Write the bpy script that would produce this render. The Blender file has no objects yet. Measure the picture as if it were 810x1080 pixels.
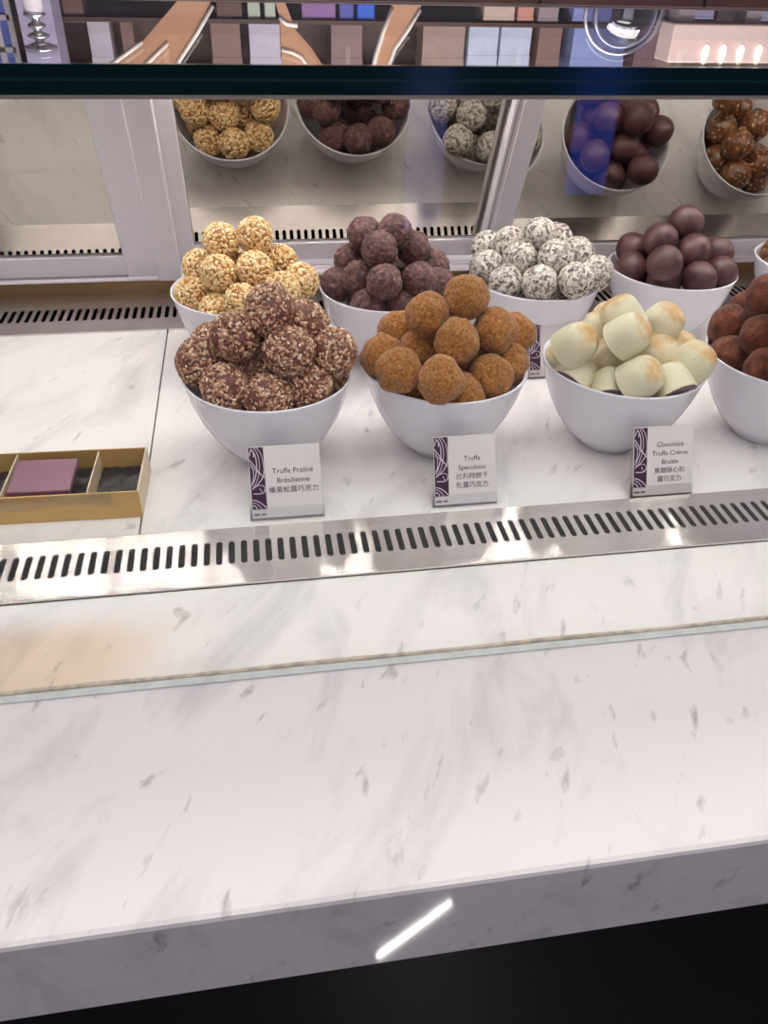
import bpy, bmesh, math, random
from mathutils import Vector, Matrix, noise
C = bpy.context.scene.collection
SC = bpy.context.scene
PI = math.pi

# ------------------------------------------------------------------ camera, world, lights, exposure
def srgb(r, g, b):
    f = lambda c: (c/255/12.92) if c/255 <= .04045 else ((c/255+.055)/1.055)**2.4
    return (f(r), f(g), f(b), 1)

pitch, roll, yaw = 0.6422127, 0.0331141, 0.1765717
cp, sp = math.cos(pitch), math.sin(pitch)
fw = Vector((math.sin(yaw)*cp, math.cos(yaw)*cp, -sp))
r0 = Vector((math.cos(yaw), -math.sin(yaw), 0)); u0 = r0.cross(fw)
rv = math.cos(roll)*r0 + math.sin(roll)*u0
uv = -math.sin(roll)*r0 + math.cos(roll)*u0
cam = bpy.data.cameras.new('camera'); co = bpy.data.objects.new('camera', cam); C.objects.link(co)
M4 = Matrix((rv, uv, -fw)).transposed().to_4x4(); M4.translation = Vector((0, 0, .38)); co.matrix_world = M4
cam.sensor_fit = 'VERTICAL'; cam.sensor_height = 36; cam.lens = 28.0; cam.clip_start = .01; cam.clip_end = 60
SC.camera = co

SC.view_settings.view_transform = 'Standard'; SC.view_settings.look = 'None'
SC.view_settings.gamma = 1; SC.view_settings.use_curve_mapping = False
SC.view_settings.exposure = -.12

w = bpy.data.worlds.new('world'); SC.world = w; w.use_nodes = True
w.node_tree.nodes['Background'].inputs[0].default_value = srgb(214, 206, 222)
w.node_tree.nodes['Background'].inputs[1].default_value = .34

def area(name, loc, target, sx, sy, power, col):
    l = bpy.data.lights.new(name, 'AREA'); l.shape = 'RECTANGLE'; l.size = sx; l.size_y = sy
    l.energy = power; l.color = col
    o = bpy.data.objects.new(name, l); C.objects.link(o); o.location = loc
    d = Vector(target) - Vector(loc); o.rotation_euler = d.to_track_quat('-Z', 'Y').to_euler()
    return o
area('ceiling_lamp', (.3, .05, 1.75), (.3, .35, 0), 2.2, .7, 15.5, (1, .955, .92))
area('front_fill_light', (.3, -2.6, 1.3), (.3, .3, .1), 3.0, 1.2, 21, (.86, .86, 1))  # added bluish fill for the counter front and bowls, not a window
area('back_shop_fill', (.8, 2.3, 1.9), (.8, 4.0, .6), 3.0, .8, 125, (1, .93, .9))  # added fill that brightens the shelving and goods mirrored in the shelf
area('rear_fill_light', (.4, .68, 1.6), (.4, 1.1, .1), 1.8, .3, 12, (1, .95, .92))  # added fill from above for the things behind the case

# ------------------------------------------------------------------ helpers
def new_mat(name):
    m = bpy.data.materials.new(name); m.use_nodes = True
    nt = m.node_tree; b = nt.nodes['Principled BSDF']
    return m, nt, b
def N(nt, t, **kw):
    n = nt.nodes.new(t)
    for k, v in kw.items(): setattr(n, k, v)
    return n
def ramp(nt, stops):
    n = nt.nodes.new('ShaderNodeValToRGB'); e = n.color_ramp.elements
    while len(e) < len(stops): e.new(.5)
    for i, (p, c) in enumerate(stops): e[i].position = p; e[i].color = c
    return n
def plain(name, col, rough=.5, metal=0, spec=.5, emis=None, estr=0, bump=0, bscale=200, var=0, coat=0):
    m, nt, b = new_mat(name)
    b.inputs['Base Color'].default_value = col; b.inputs['Roughness'].default_value = rough
    b.inputs['Metallic'].default_value = metal; b.inputs['Specular IOR Level'].default_value = spec
    b.inputs['Coat Weight'].default_value = coat
    tc = N(nt, 'ShaderNodeTexCoord')
    nz = N(nt, 'ShaderNodeTexNoise'); nz.inputs['Scale'].default_value = bscale; nz.inputs['Detail'].default_value = 3
    nt.links.new(tc.outputs['Object'], nz.inputs['Vector'])
    if var:
        c2 = tuple(c*(1-var) for c in col[:3]) + (1,)
        r = ramp(nt, [(.35, c2), (.65, col)]); nt.links.new(nz.outputs['Fac'], r.inputs[0]); nt.links.new(r.outputs[0], b.inputs['Base Color'])
    if bump:
        bp = N(nt, 'ShaderNodeBump'); bp.inputs['Strength'].default_value = bump; bp.inputs['Distance'].default_value = .001
        nt.links.new(nz.outputs['Fac'], bp.inputs['Height']); nt.links.new(bp.outputs[0], b.inputs['Normal'])
    if emis:
        b.inputs['Emission Color'].default_value = emis; b.inputs['Emission Strength'].default_value = estr
    return m
def glass_mat(name, tint, f0=.04, rough=0.0):
    m = bpy.data.materials.new(name); m.use_nodes = True; nt = m.node_tree; nt.nodes.clear()
    out = N(nt, 'ShaderNodeOutputMaterial'); mix = N(nt, 'ShaderNodeMixShader')
    tr = N(nt, 'ShaderNodeBsdfTransparent'); tr.inputs[0].default_value = tint
    gl = N(nt, 'ShaderNodeBsdfGlossy'); gl.inputs['Roughness'].default_value = rough
    ge = N(nt, 'ShaderNodeNewGeometry'); dt = N(nt, 'ShaderNodeVectorMath', operation='DOT_PRODUCT')
    L = nt.links.new
    L(ge.outputs['Incoming'], dt.inputs[0]); L(ge.outputs['Normal'], dt.inputs[1])
    ab = N(nt, 'ShaderNodeMath', operation='ABSOLUTE'); L(dt.outputs['Value'], ab.inputs[0])
    sb = N(nt, 'ShaderNodeMath', operation='SUBTRACT'); sb.inputs[0].default_value = 1; L(ab.outputs[0], sb.inputs[1])
    pw = N(nt, 'ShaderNodeMath', operation='POWER'); L(sb.outputs[0], pw.inputs[0]); pw.inputs[1].default_value = 5
    ma = N(nt, 'ShaderNodeMath', operation='MULTIPLY_ADD'); L(pw.outputs[0], ma.inputs[0]); ma.inputs[1].default_value = 1-f0; ma.inputs[2].default_value = f0
    L(ma.outputs[0], mix.inputs[0]); L(tr.outputs[0], mix.inputs[1]); L(gl.outputs[0], mix.inputs[2]); L(mix.outputs[0], out.inputs[0])
    return m

def obj(name, bm, mat=None, parent=None, smooth=False, bevel=0):
    me = bpy.data.meshes.new(name); bmesh.ops.recalc_face_normals(bm, faces=bm.faces); bm.to_mesh(me); bm.free()
    if smooth:
        for p in me.polygons: p.use_smooth = True
    o = bpy.data.objects.new(name, me); C.objects.link(o)
    for m in (mat if isinstance(mat, (list, tuple)) else [mat]): me.materials.append(m)
    if parent: o.parent = parent
    if bevel:
        b = o.modifiers.new('bevel', 'BEVEL'); b.width = bevel; b.segments = 2; b.limit_method = 'ANGLE'
    return o
def thing(name, label, cat, loc=(0, 0, 0), rotz=0, group=None):
    o = bpy.data.objects.new(name, None); C.objects.link(o); o.empty_display_size = .02
    o.location = loc; o.rotation_euler = (0, 0, rotz)
    return tag(o, label, cat, group)
def tag(o, label=None, cat=None, group=None, kind=None):
    if label: o['label'] = label
    if cat: o['category'] = cat
    if group: o['group'] = group
    if kind: o['kind'] = kind
    return o
def box(bm, x0, x1, y0, y1, z0, z1, M=None):
    vs = [bm.verts.new((x, y, z)) for x in (x0, x1) for y in (y0, y1) for z in (z0, z1)]
    for f in ((0,1,3,2), (4,6,7,5), (0,4,5,1), (2,3,7,6), (0,2,6,4), (1,5,7,3)): bm.faces.new([vs[i] for i in f])
    if M: 
        for v in vs: v.co = M @ v.co
    return vs
def lathe(bm, prof, seg=48, cx=0, cy=0, M=None, closed=False):
    rings = []
    for r, z in prof:
        if r < 1e-6: rings.append([bm.verts.new((cx, cy, z))])
        else: rings.append([bm.verts.new((cx+r*math.cos(2*PI*i/seg), cy+r*math.sin(2*PI*i/seg), z)) for i in range(seg)])
    for a, b in zip(rings[:-1], rings[1:]):
        for i in range(seg):
            j = (i+1) % seg
            q = [a[i % len(a)], a[j % len(a)], b[j % len(b)], b[i % len(b)]]
            q2 = []
            for v in q:
                if v not in q2: q2.append(v)
            if len(q2) > 2: bm.faces.new(q2)
    if M:
        for rg in rings:
            for v in rg: v.co = M @ v.co
def tube(bm, pts, r, seg=8):
    pts = [Vector(p) for p in pts]; rings = []
    for i, p in enumerate(pts):
        d = (pts[min(i+1, len(pts)-1)] - pts[max(i-1, 0)]).normalized()
        a = d.orthogonal().normalized() if i == 0 else (a - d*a.dot(d)).normalized()
        b = d.cross(a)
        rings.append([bm.verts.new(p + r*(a*math.cos(2*PI*k/seg) + b*math.sin(2*PI*k/seg))) for k in range(seg)])
    for A, B in zip(rings[:-1], rings[1:]):
        for k in range(seg): bm.faces.new((A[k], A[(k+1) % seg], B[(k+1) % seg], B[k]))
    bm.faces.new(rings[0]); bm.faces.new(rings[-1])
def extrude_outline(bm, pts, thick):
    """pts: 3D outline in a plane; thick: vector"""
    t = Vector(thick); A = [bm.verts.new(p) for p in pts]; B = [bm.verts.new(Vector(p)+t) for p in pts]
    bm.faces.new(A); bm.faces.new(B[::-1])
    for i in range(len(A)): bm.faces.new((A[i], A[(i+1) % len(A)], B[(i+1) % len(A)], B[i]))
NB = bmesh.new

# ------------------------------------------------------------------ materials
def marble(name, tan_patch=False, warm=0):
    m, nt, b = new_mat(name); L = nt.links.new
    tc = N(nt, 'ShaderNodeTexCoord')
    mp = N(nt, 'ShaderNodeMapping'); mp.inputs['Scale'].default_value = (1, 2.6, 1.6)
    rt = N(nt, 'ShaderNodeMapping'); rt.inputs['Rotation'].default_value = (0, 0, math.radians(-62)); L(tc.outputs['Object'], rt.inputs[0])
    L(rt.outputs[0], mp.inputs[0])
    n1 = N(nt, 'ShaderNodeTexNoise'); n1.inputs['Scale'].default_value = 7; n1.inputs['Detail'].default_value = 6; n1.inputs['Roughness'].default_value = .6; n1.inputs['Distortion'].default_value = .6
    L(mp.outputs[0], n1.inputs[0])
    n2 = N(nt, 'ShaderNodeTexNoise'); n2.inputs['Scale'].default_value = 26; n2.inputs['Detail'].default_value = 5; n2.inputs['Roughness'].default_value = .55; n2.inputs['Distortion'].default_value = .35
    L(mp.outputs[0], n2.inputs[0])
    r1 = ramp(nt, [(.28, srgb(208, 203, 202)), (.50, srgb(235, 229, 227))]); L(n1.outputs['Fac'], r1.inputs[0])
    r2 = ramp(nt, [(.27, (.44, .43, .43, 1)), (.375, (1, 1, 1, 1))]); L(n2.outputs['Fac'], r2.inputs[0])
    mx = N(nt, 'ShaderNodeMix', data_type='RGBA', blend_type='MULTIPLY'); mx.inputs['Factor'].default_value = .75
    L(r1.outputs[0], mx.inputs['A']); L(r2.outputs[0], mx.inputs['B'])
    last = mx.outputs['Result']
    if tan_patch:  # multiplies a soft-edged tan patch into the left end behind the glass
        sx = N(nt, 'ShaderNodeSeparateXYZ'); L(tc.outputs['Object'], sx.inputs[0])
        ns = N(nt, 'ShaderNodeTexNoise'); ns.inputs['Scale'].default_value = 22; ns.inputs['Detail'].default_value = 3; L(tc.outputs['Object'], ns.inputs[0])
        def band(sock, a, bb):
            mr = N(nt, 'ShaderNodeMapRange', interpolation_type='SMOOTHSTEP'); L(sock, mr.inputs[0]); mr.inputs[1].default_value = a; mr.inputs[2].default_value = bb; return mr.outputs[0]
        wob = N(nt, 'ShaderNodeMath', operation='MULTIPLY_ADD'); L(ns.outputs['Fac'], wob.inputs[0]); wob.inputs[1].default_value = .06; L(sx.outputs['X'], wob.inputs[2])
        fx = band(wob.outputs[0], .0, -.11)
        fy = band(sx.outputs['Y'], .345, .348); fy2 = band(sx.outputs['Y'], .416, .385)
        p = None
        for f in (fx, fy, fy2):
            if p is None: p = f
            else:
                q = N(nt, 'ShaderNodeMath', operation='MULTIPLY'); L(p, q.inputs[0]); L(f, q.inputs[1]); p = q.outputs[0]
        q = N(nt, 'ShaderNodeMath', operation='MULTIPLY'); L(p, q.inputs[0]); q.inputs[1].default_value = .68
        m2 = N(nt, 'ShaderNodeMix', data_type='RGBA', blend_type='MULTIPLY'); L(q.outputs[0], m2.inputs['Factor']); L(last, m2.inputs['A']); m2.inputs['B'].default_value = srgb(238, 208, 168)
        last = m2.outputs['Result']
    L(last, b.inputs['Base Color'])
    b.inputs['Roughness'].default_value = .05; b.inputs['Specular IOR Level'].default_value = .5
    return m
MARBLE = marble('white_marble'); MARBLE_TAN = marble('white_marble_tan_patch', True)
PORC = plain('white_porcelain', srgb(238, 234, 242), .07, spec=.6, coat=.3)
def steel_mat():
    m, nt, b = new_mat('brushed_steel'); L = nt.links.new
    tc = N(nt, 'ShaderNodeTexCoord'); mp = N(nt, 'ShaderNodeMapping'); mp.inputs['Scale'].default_value = (30, 900, 900); L(tc.outputs['Object'], mp.inputs[0])
    n = N(nt, 'ShaderNodeTexNoise'); n.inputs['Scale'].default_value = 1; n.inputs['Detail'].default_value = 2; L(mp.outputs[0], n.inputs[0])
    r = ramp(nt, [(.3, srgb(222, 214, 211)), (.7, srgb(234, 227, 222))]); L(n.outputs['Fac'], r.inputs[0]); L(r.outputs[0], b.inputs['Base Color'])
    b.inputs['Metallic'].default_value = 1; b.inputs['Roughness'].default_value = .235; b.inputs['Anisotropic'].default_value = 1.0
    tg = N(nt, 'ShaderNodeCombineXYZ'); tg.inputs[1].default_value = 1; L(tg.outputs[0], b.inputs['Tangent'])
    bp = N(nt, 'ShaderNodeBump'); bp.inputs['Strength'].default_value = .03; bp.inputs['Distance'].default_value = .0003; L(n.outputs['Fac'], bp.inputs['Height']); L(bp.outputs[0], b.inputs['Normal'])
    return m
STEEL = steel_mat()
DARK = plain('dark_slot_cavity', srgb(13, 8, 10), .8, spec=.05)
BLACKWOOD = plain('black_cabinet', srgb(16, 12, 16), .45)
PVC = plain('white_pvc_frame', srgb(234, 226, 232), .35)
STEEL_REFL = plain('steel_brown_reflection', srgb(150, 122, 88), .38, metal=.9, var=.15, bscale=12)  # plain steel with the brown it reflects put into its colour
RUBBER = plain('grey_gasket', srgb(160, 152, 154), .6)
MIRROR = plain('tinted_mirror', (.46, .43, .39, 1), .015, metal=1)
FRONTGLASS = glass_mat('clear_front_glass', (.975, .985, .98, 1))
SHELFGLASS = glass_mat('clear_shelf_glass', (.93, .96, .95, 1))
ACRYL = glass_mat('clear_acrylic', (.975, .97, .97, 1), .04, .05)
EDGE = plain('dark_green_glass_edge', srgb(4, 34, 38), .12, spec=.6)
EDGE2 = plain('teal_interlayer', srgb(20, 66, 70), .2)
PALEEDGE = plain('pale_green_glass_edge', srgb(224, 228, 224), .2, var=.15, bscale=90)
ALU = plain('cream_aluminium', srgb(176, 164, 150), .4)
LEDM = plain('led_diode', (1, 1, 1, 1), .4, emis=(1, .96, .90, 1), estr=165)
LEDM2 = plain('bright_led_diode', (1, 1, 1, 1), .4, emis=(1, .97, .93, 1), estr=400)
CARD = plain('card_stock', srgb(226, 218, 216), .55)
PURPLE = plain('aubergine_print', srgb(58, 18, 52), .5)
INK = plain('plum_ink', srgb(96, 60, 84), .6)
SWIRL = plain('pale_print', srgb(214, 198, 212), .5)
GOLD = plain('gold_cardboard', srgb(208, 170, 108), .4, metal=.3, var=.08, bscale=30)
GOLDL = plain('pale_gold_cardboard', srgb(226, 206, 176), .4, metal=.15)
DARKPAD = plain('dark_padded_paper', srgb(46, 40, 46), .5, bump=1, bscale=140, var=.5)
PLUMCHOC = plain('plum_foil', srgb(134, 92, 108), .42, var=.06, bscale=40)
FILM = glass_mat('clear_film', (.98, .97, .93, 1), .10, .12)
SEALANT = plain('tan_sealant', srgb(206, 188, 168), .6, var=.4, bscale=160)
# ------------------------------------------------------------------ setting
bm = NB(); box(bm, -3, 6, -4, 5.2, -.97, -.95)
tag(obj('floor', bm, plain('dark_shop_floor', srgb(44, 36, 36), .4, var=.3, bscale=3)), kind='structure')
bm = NB(); box(bm, -3, 6, 5.2, 5.25, -.95, 2.2)
tag(obj('wall_back', bm, plain('brown_wall', srgb(128, 102, 96), .6, var=.25, bscale=2.5)), kind='structure')
bm = NB(); box(bm, -3, 6, -4.05, -4, -.95, 2.2)
tag(obj('wall_front', bm, plain('mauve_wall', srgb(120, 108, 112), .7, var=.1, bscale=2)), kind='structure')

# ------------------------------------------------------------------ counter: slabs, vents, cabinet
X0, X1 = -.75, 1.45
SEAM = -.0996
def slab(name, label, x0, x1, y0, y1, z0, z1, mat, bev=.0025):
    bm = NB(); box(bm, x0, x1, y0, y1, z0, z1)
    return tag(obj(name, bm, mat, bevel=bev), label, 'countertop')
slab('marble_countertop', 'wide white marble customer counter with grey veins along the front edge', X0, X1, .194, .4285, -.0745, 0, MARBLE_TAN, .003)
slab('marble_display_slab', 'white marble slab under the bowls, right of the dark seam', SEAM+.0006, X1, .4915, .868, -.03, 0, MARBLE, .0008)
slab('marble_display_slab', 'white marble slab under the gold box, left of the dark seam', X0, SEAM-.0006, .4915, .868, -.03, 0, MARBLE, .0008)
bm = NB(); box(bm, X0, X1, .26, 1.0, -.95, -.0755)
base = tag(obj('counter_cabinet', bm, BLACKWOOD), 'black cabinet base below the marble counter', 'cabinet')

def grille(name, label, y0, y1, s0, s1, phase, pitch, x0, x1, hw, riser=None):
    t = thing(name, label, 'vent', (0, y0, 0))
    bm = NB()
    yc = (s0+s1)/2 - y0; hl = (s1-s0)/2 - hw
    i0 = math.ceil((x0+pitch/2-phase)/pitch); i1 = math.floor((x1-pitch/2-phase)/pitch)
    xl = phase + i0*pitch - pitch/2; xr = phase + i1*pitch + pitch/2
    def quad(a, b, c, d): bm.faces.new([bm.verts.new(p) for p in (a, b, c, d)])
    ya, yb = s0-.0015-y0, s1+.0015-y0; H = y1-y0; z = .0016
    quad((x0, 0, z), (x1, 0, z), (x1, ya, z), (x0, ya, z)); quad((x0, yb, z), (x1, yb, z), (x1, H, z), (x0, H, z))
    quad((x0, ya, z), (xl, ya, z), (xl, yb, z), (x0, yb, z)); quad((xr, ya, z), (x1, ya, z), (x1, yb, z), (xr, yb, z))
    hp = pitch/2; n = 10
    up = [(hw*math.cos(PI*k/n), yc+hl+hw*math.sin(PI*k/n)) for k in range(n+1)]          # right to left over the top
    dn = [(hw*math.cos(PI+PI*k/n), yc-hl+hw*math.sin(PI+PI*k/n)) for k in range(n+1)]    # left to right under the bottom
    for i in range(i0, i1+1):
        cx = phase + i*pitch
        V = lambda p, zz=z: bm.verts.new((cx+p[0], p[1], zz))
        U = [V(p) for p in up]; Dn = [V(p) for p in dn]
        tr, tl, bl, br = V((hp, yb)), V((-hp, yb)), V((-hp, ya)), V((hp, ya))
        m = n//2
        tm, bmid = V((0, yb)), V((0, ya))
        bm.faces.new([br, tr, tm] + U[:m+1][::-1] + Dn[m:][::-1] + [bmid])
        bm.faces.new([tl, bl, bmid] + Dn[:m+1][::-1] + U[m:][::-1] + [tm])
        ring = U + Dn; low = [bm.verts.new((v.co.x, v.co.y, -.001)) for v in ring]
        for k in range(len(ring)):
            q = (k+1) % len(ring); bm.faces.new((ring[k], ring[q], low[q], low[k]))
    # front and back lips
    quad((x0, 0, z), (x1, 0, z), (x1, 0, 0), (x0, 0, 0)); quad((x0, H, z), (x1, H, z), (x1, H, 0), (x0, H, 0))
    me = bpy.data.meshes.new('slotted_plate'); bm.to_mesh(me); bm.free(); me.materials.append(STEEL)
    p = bpy.data.objects.new('slotted_plate', me); C.objects.link(p); p.parent = t
    bm = NB()
    for (a, b, c, d, e, f) in ((x0, x1, .002, .004, -.028, -.0005), (x0, x1, H-.004, H-.002, -.028, -.0005), (x0, x1, .002, H-.002, -.0295, -.028)): box(bm, a, b, c, d, e, f)
    obj('air_channel', bm, DARK, t)
    if riser:
        bm = NB(); box(bm, x0, x1, H, H+.003, 0, riser); obj('riser', bm, STEEL_REFL, t)
    return t
grille('vent_grille', 'long slotted steel vent strip in front of the name cards', .4280, .4920, .4495, .4757, -.1832, .00899, -.74, 1.44, .0023)
grille('vent_grille', 'narrow slotted steel vent strip behind the bowls below the mirror doors', .8675, .976, .8995, .9335, -.2393, .0091, -.74, 1.44, .0023, .03)

# ------------------------------------------------------------------ glass
t = thing('front_glass', 'upright clear glass screen rising from the marble in front of the vent', 'glass', (.35, .3424, 0))
bm = NB(); box(bm, X0-.35, X1-.35, -.0025, .0025, .001, .3235); obj('pane', bm, FRONTGLASS, t)
bm = NB(); box(bm, X0-.35, X1-.35, -.0030, .0026, .0002, .0012); obj('glass_foot_edge', bm, PALEEDGE, t, bevel=.0005)
bm = NB(); tube(bm, [(X0-.35 + i*.04, .0048 + .0006*math.sin(i*1.7), .0003) for i in range(int((X1-X0)/.04)+1)], .0017, 8); obj('sealant_bead', bm, SEALANT, t, True)

t = thing('glass_shelf', 'thick clear glass top shelf with a dark green front edge', 'shelf', (.35, .335, .3252))
hx0, hx1 = X0-.35, X1-.35
bm = NB(); box(bm, hx0, hx1, .003, .275, 0, .0098); obj('shelf_pane', bm, SHELFGLASS, t)
bm = NB(); box(bm, hx0, hx1, 0, .003, .0056, .0098); box(bm, hx0, hx1, 0, .003, 0, .0046); obj('polished_edge', bm, EDGE, t)
bm = NB(); box(bm, hx0, hx1, .0003, .003, .0046, .0056); obj('interlayer', bm, EDGE2, t)
bm = NB(); box(bm, hx0, hx1, .275, .2765, 0, .0098); obj('back_edge', bm, plain('dull_glass_edge', srgb(170, 160, 170), .3), t)
t = thing('led_strip', 'slim cream light strip under the front edge of the glass shelf', 'light', (.35, .335, .3236))
bm = NB(); box(bm, hx0, hx1, .0005, .019, .0010, .0015); box(bm, hx0, hx1, .0005, .0015, 0, .0010); obj('housing', bm, ALU, t)
d0 = None
for i in range(80):
    if d0 is None:
        bm = NB(); box(bm, -.0025, .0025, -.0025, .0025, .0002, .0010); d = d0 = obj('diode', bm, LEDM, t)
    else: d = d0.copy(); C.objects.link(d); d.parent = t
    d.rotation_euler = (math.radians(0), 0, 0)
    d.location = (-.93 + i*.0245 - .02, .0125, 0)

t = thing('light_bar', 'slim aluminium light bar with small diodes hanging above the mirror doors', 'light', (.35, .815, .331))
bm = NB(); box(bm, hx0, hx1, -.008, .012, .001, .014); obj('housing', bm, ALU, t)
for x in (hx0+.02, hx1-.03):
    bm = NB(); box(bm, x, x+.01, -.004, .004, .014, .30); obj('hanger', bm, ALU, t)
d0 = None
for i in range(98):
    if d0 is None:
        bm = NB(); box(bm, -.002, .002, -.002, .002, -.0012, .001); d = d0 = obj('diode', bm, LEDM2, t)
    else: d = d0.copy(); C.objects.link(d); d.parent = t
    d.location = (-.80 + i*.0165 + (i//7)*.012, 0, 0)

# ------------------------------------------------------------------ mirror doors
AL = math.radians(23.5); sa, ca = math.sin(AL), math.cos(AL)
def door(name, label, D, xl, xr, stile_l, stile_r, vb, vm, vt0, vt1, groove_side=None):
    """local x; v up the slope; w out of the plane towards the bowls"""
    t = thing(name, label, 'door', (0, D, 0))
    M = Matrix(((1, 0, 0, 0), (0, -sa, -ca, 0), (0, ca, -sa, 0), (0, 0, 0, 1)))   # (u, v, w) -> world
    def bx(nm, u0, u1, v0, v1, w0, w1, mat, bev=.0012):
        bm = NB(); box(bm, u0, u1, v0, v1, w0, w1, M); return obj(nm, bm, mat, t, bevel=bev)
    if stile_l:
        bx('stile', xl, xl+stile_l, vb, vt1, -.010, .002, PVC)
    if stile_r:
        bx('stile', xr-stile_r, xr, vb, vt1, -.010, .002, PVC)
    a, b = xl+stile_l, xr-stile_r
    bx('bottom_rail', a, b, vb+.004, vm, -.010, .001, PVC); bx('top_rail', a, b, vt0, vt1, -.010, .001, PVC)
    bx('mirror_panel', a-.002, b+.002, vm-.002, vt0+.002, -.006, -.003, MIRROR, 0)
    bm = NB()
    for (u0, u1, v0, v1) in ((a, b, vm, vm+.0010), (a, a+.0008, vm, vt0), (b-.0008, b, vm, vt0)): box(bm, u0, u1, v0, v1, -.003, -.0012, M)
    obj('gasket', bm, RUBBER, t)
    if groove_side == 'r':
        bx('pull_profile', xr-.027, xr, vb-.003, vt1, .002, .005, PVC, .001)
    if groove_side == 'l':
        bx('pull_profile', xl+.008, xl+stile_l, vb-.003, vt1, .002, .004, PVC, .001)
        bx('brush_seal', xl+.003, xl+.0045, vb, vt1, .0021, .003, RUBBER, 0)
    return t
VT0, VT1 = .262, .276
door('mirror_door', 'leaning mirrored sliding door at the far left with a wide white stile', .960, -.72, -.083, .05, .061, .0365, .0685, VT0, VT1, 'r')
door('mirror_door', 'middle leaning mirrored sliding door set behind its neighbours', .974, -.105, .315, .040, .04, .046, .0755, VT0, VT1)
door('mirror_door', 'leaning mirrored sliding door at the right with a slim white stile', .956, .2725, 1.15, .0315, .05, .0385, .0700, VT0, VT1, 'l')
bm = NB(); box(bm, -.74, 1.44, .941, .990, .0302, .0345)
box(bm, -.74, 1.44, .953, .956, .0345, .0375)
tag(obj('door_track', bm, PVC, bevel=.001), 'white sliding door track along the bottom of the mirror doors', 'track')
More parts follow.
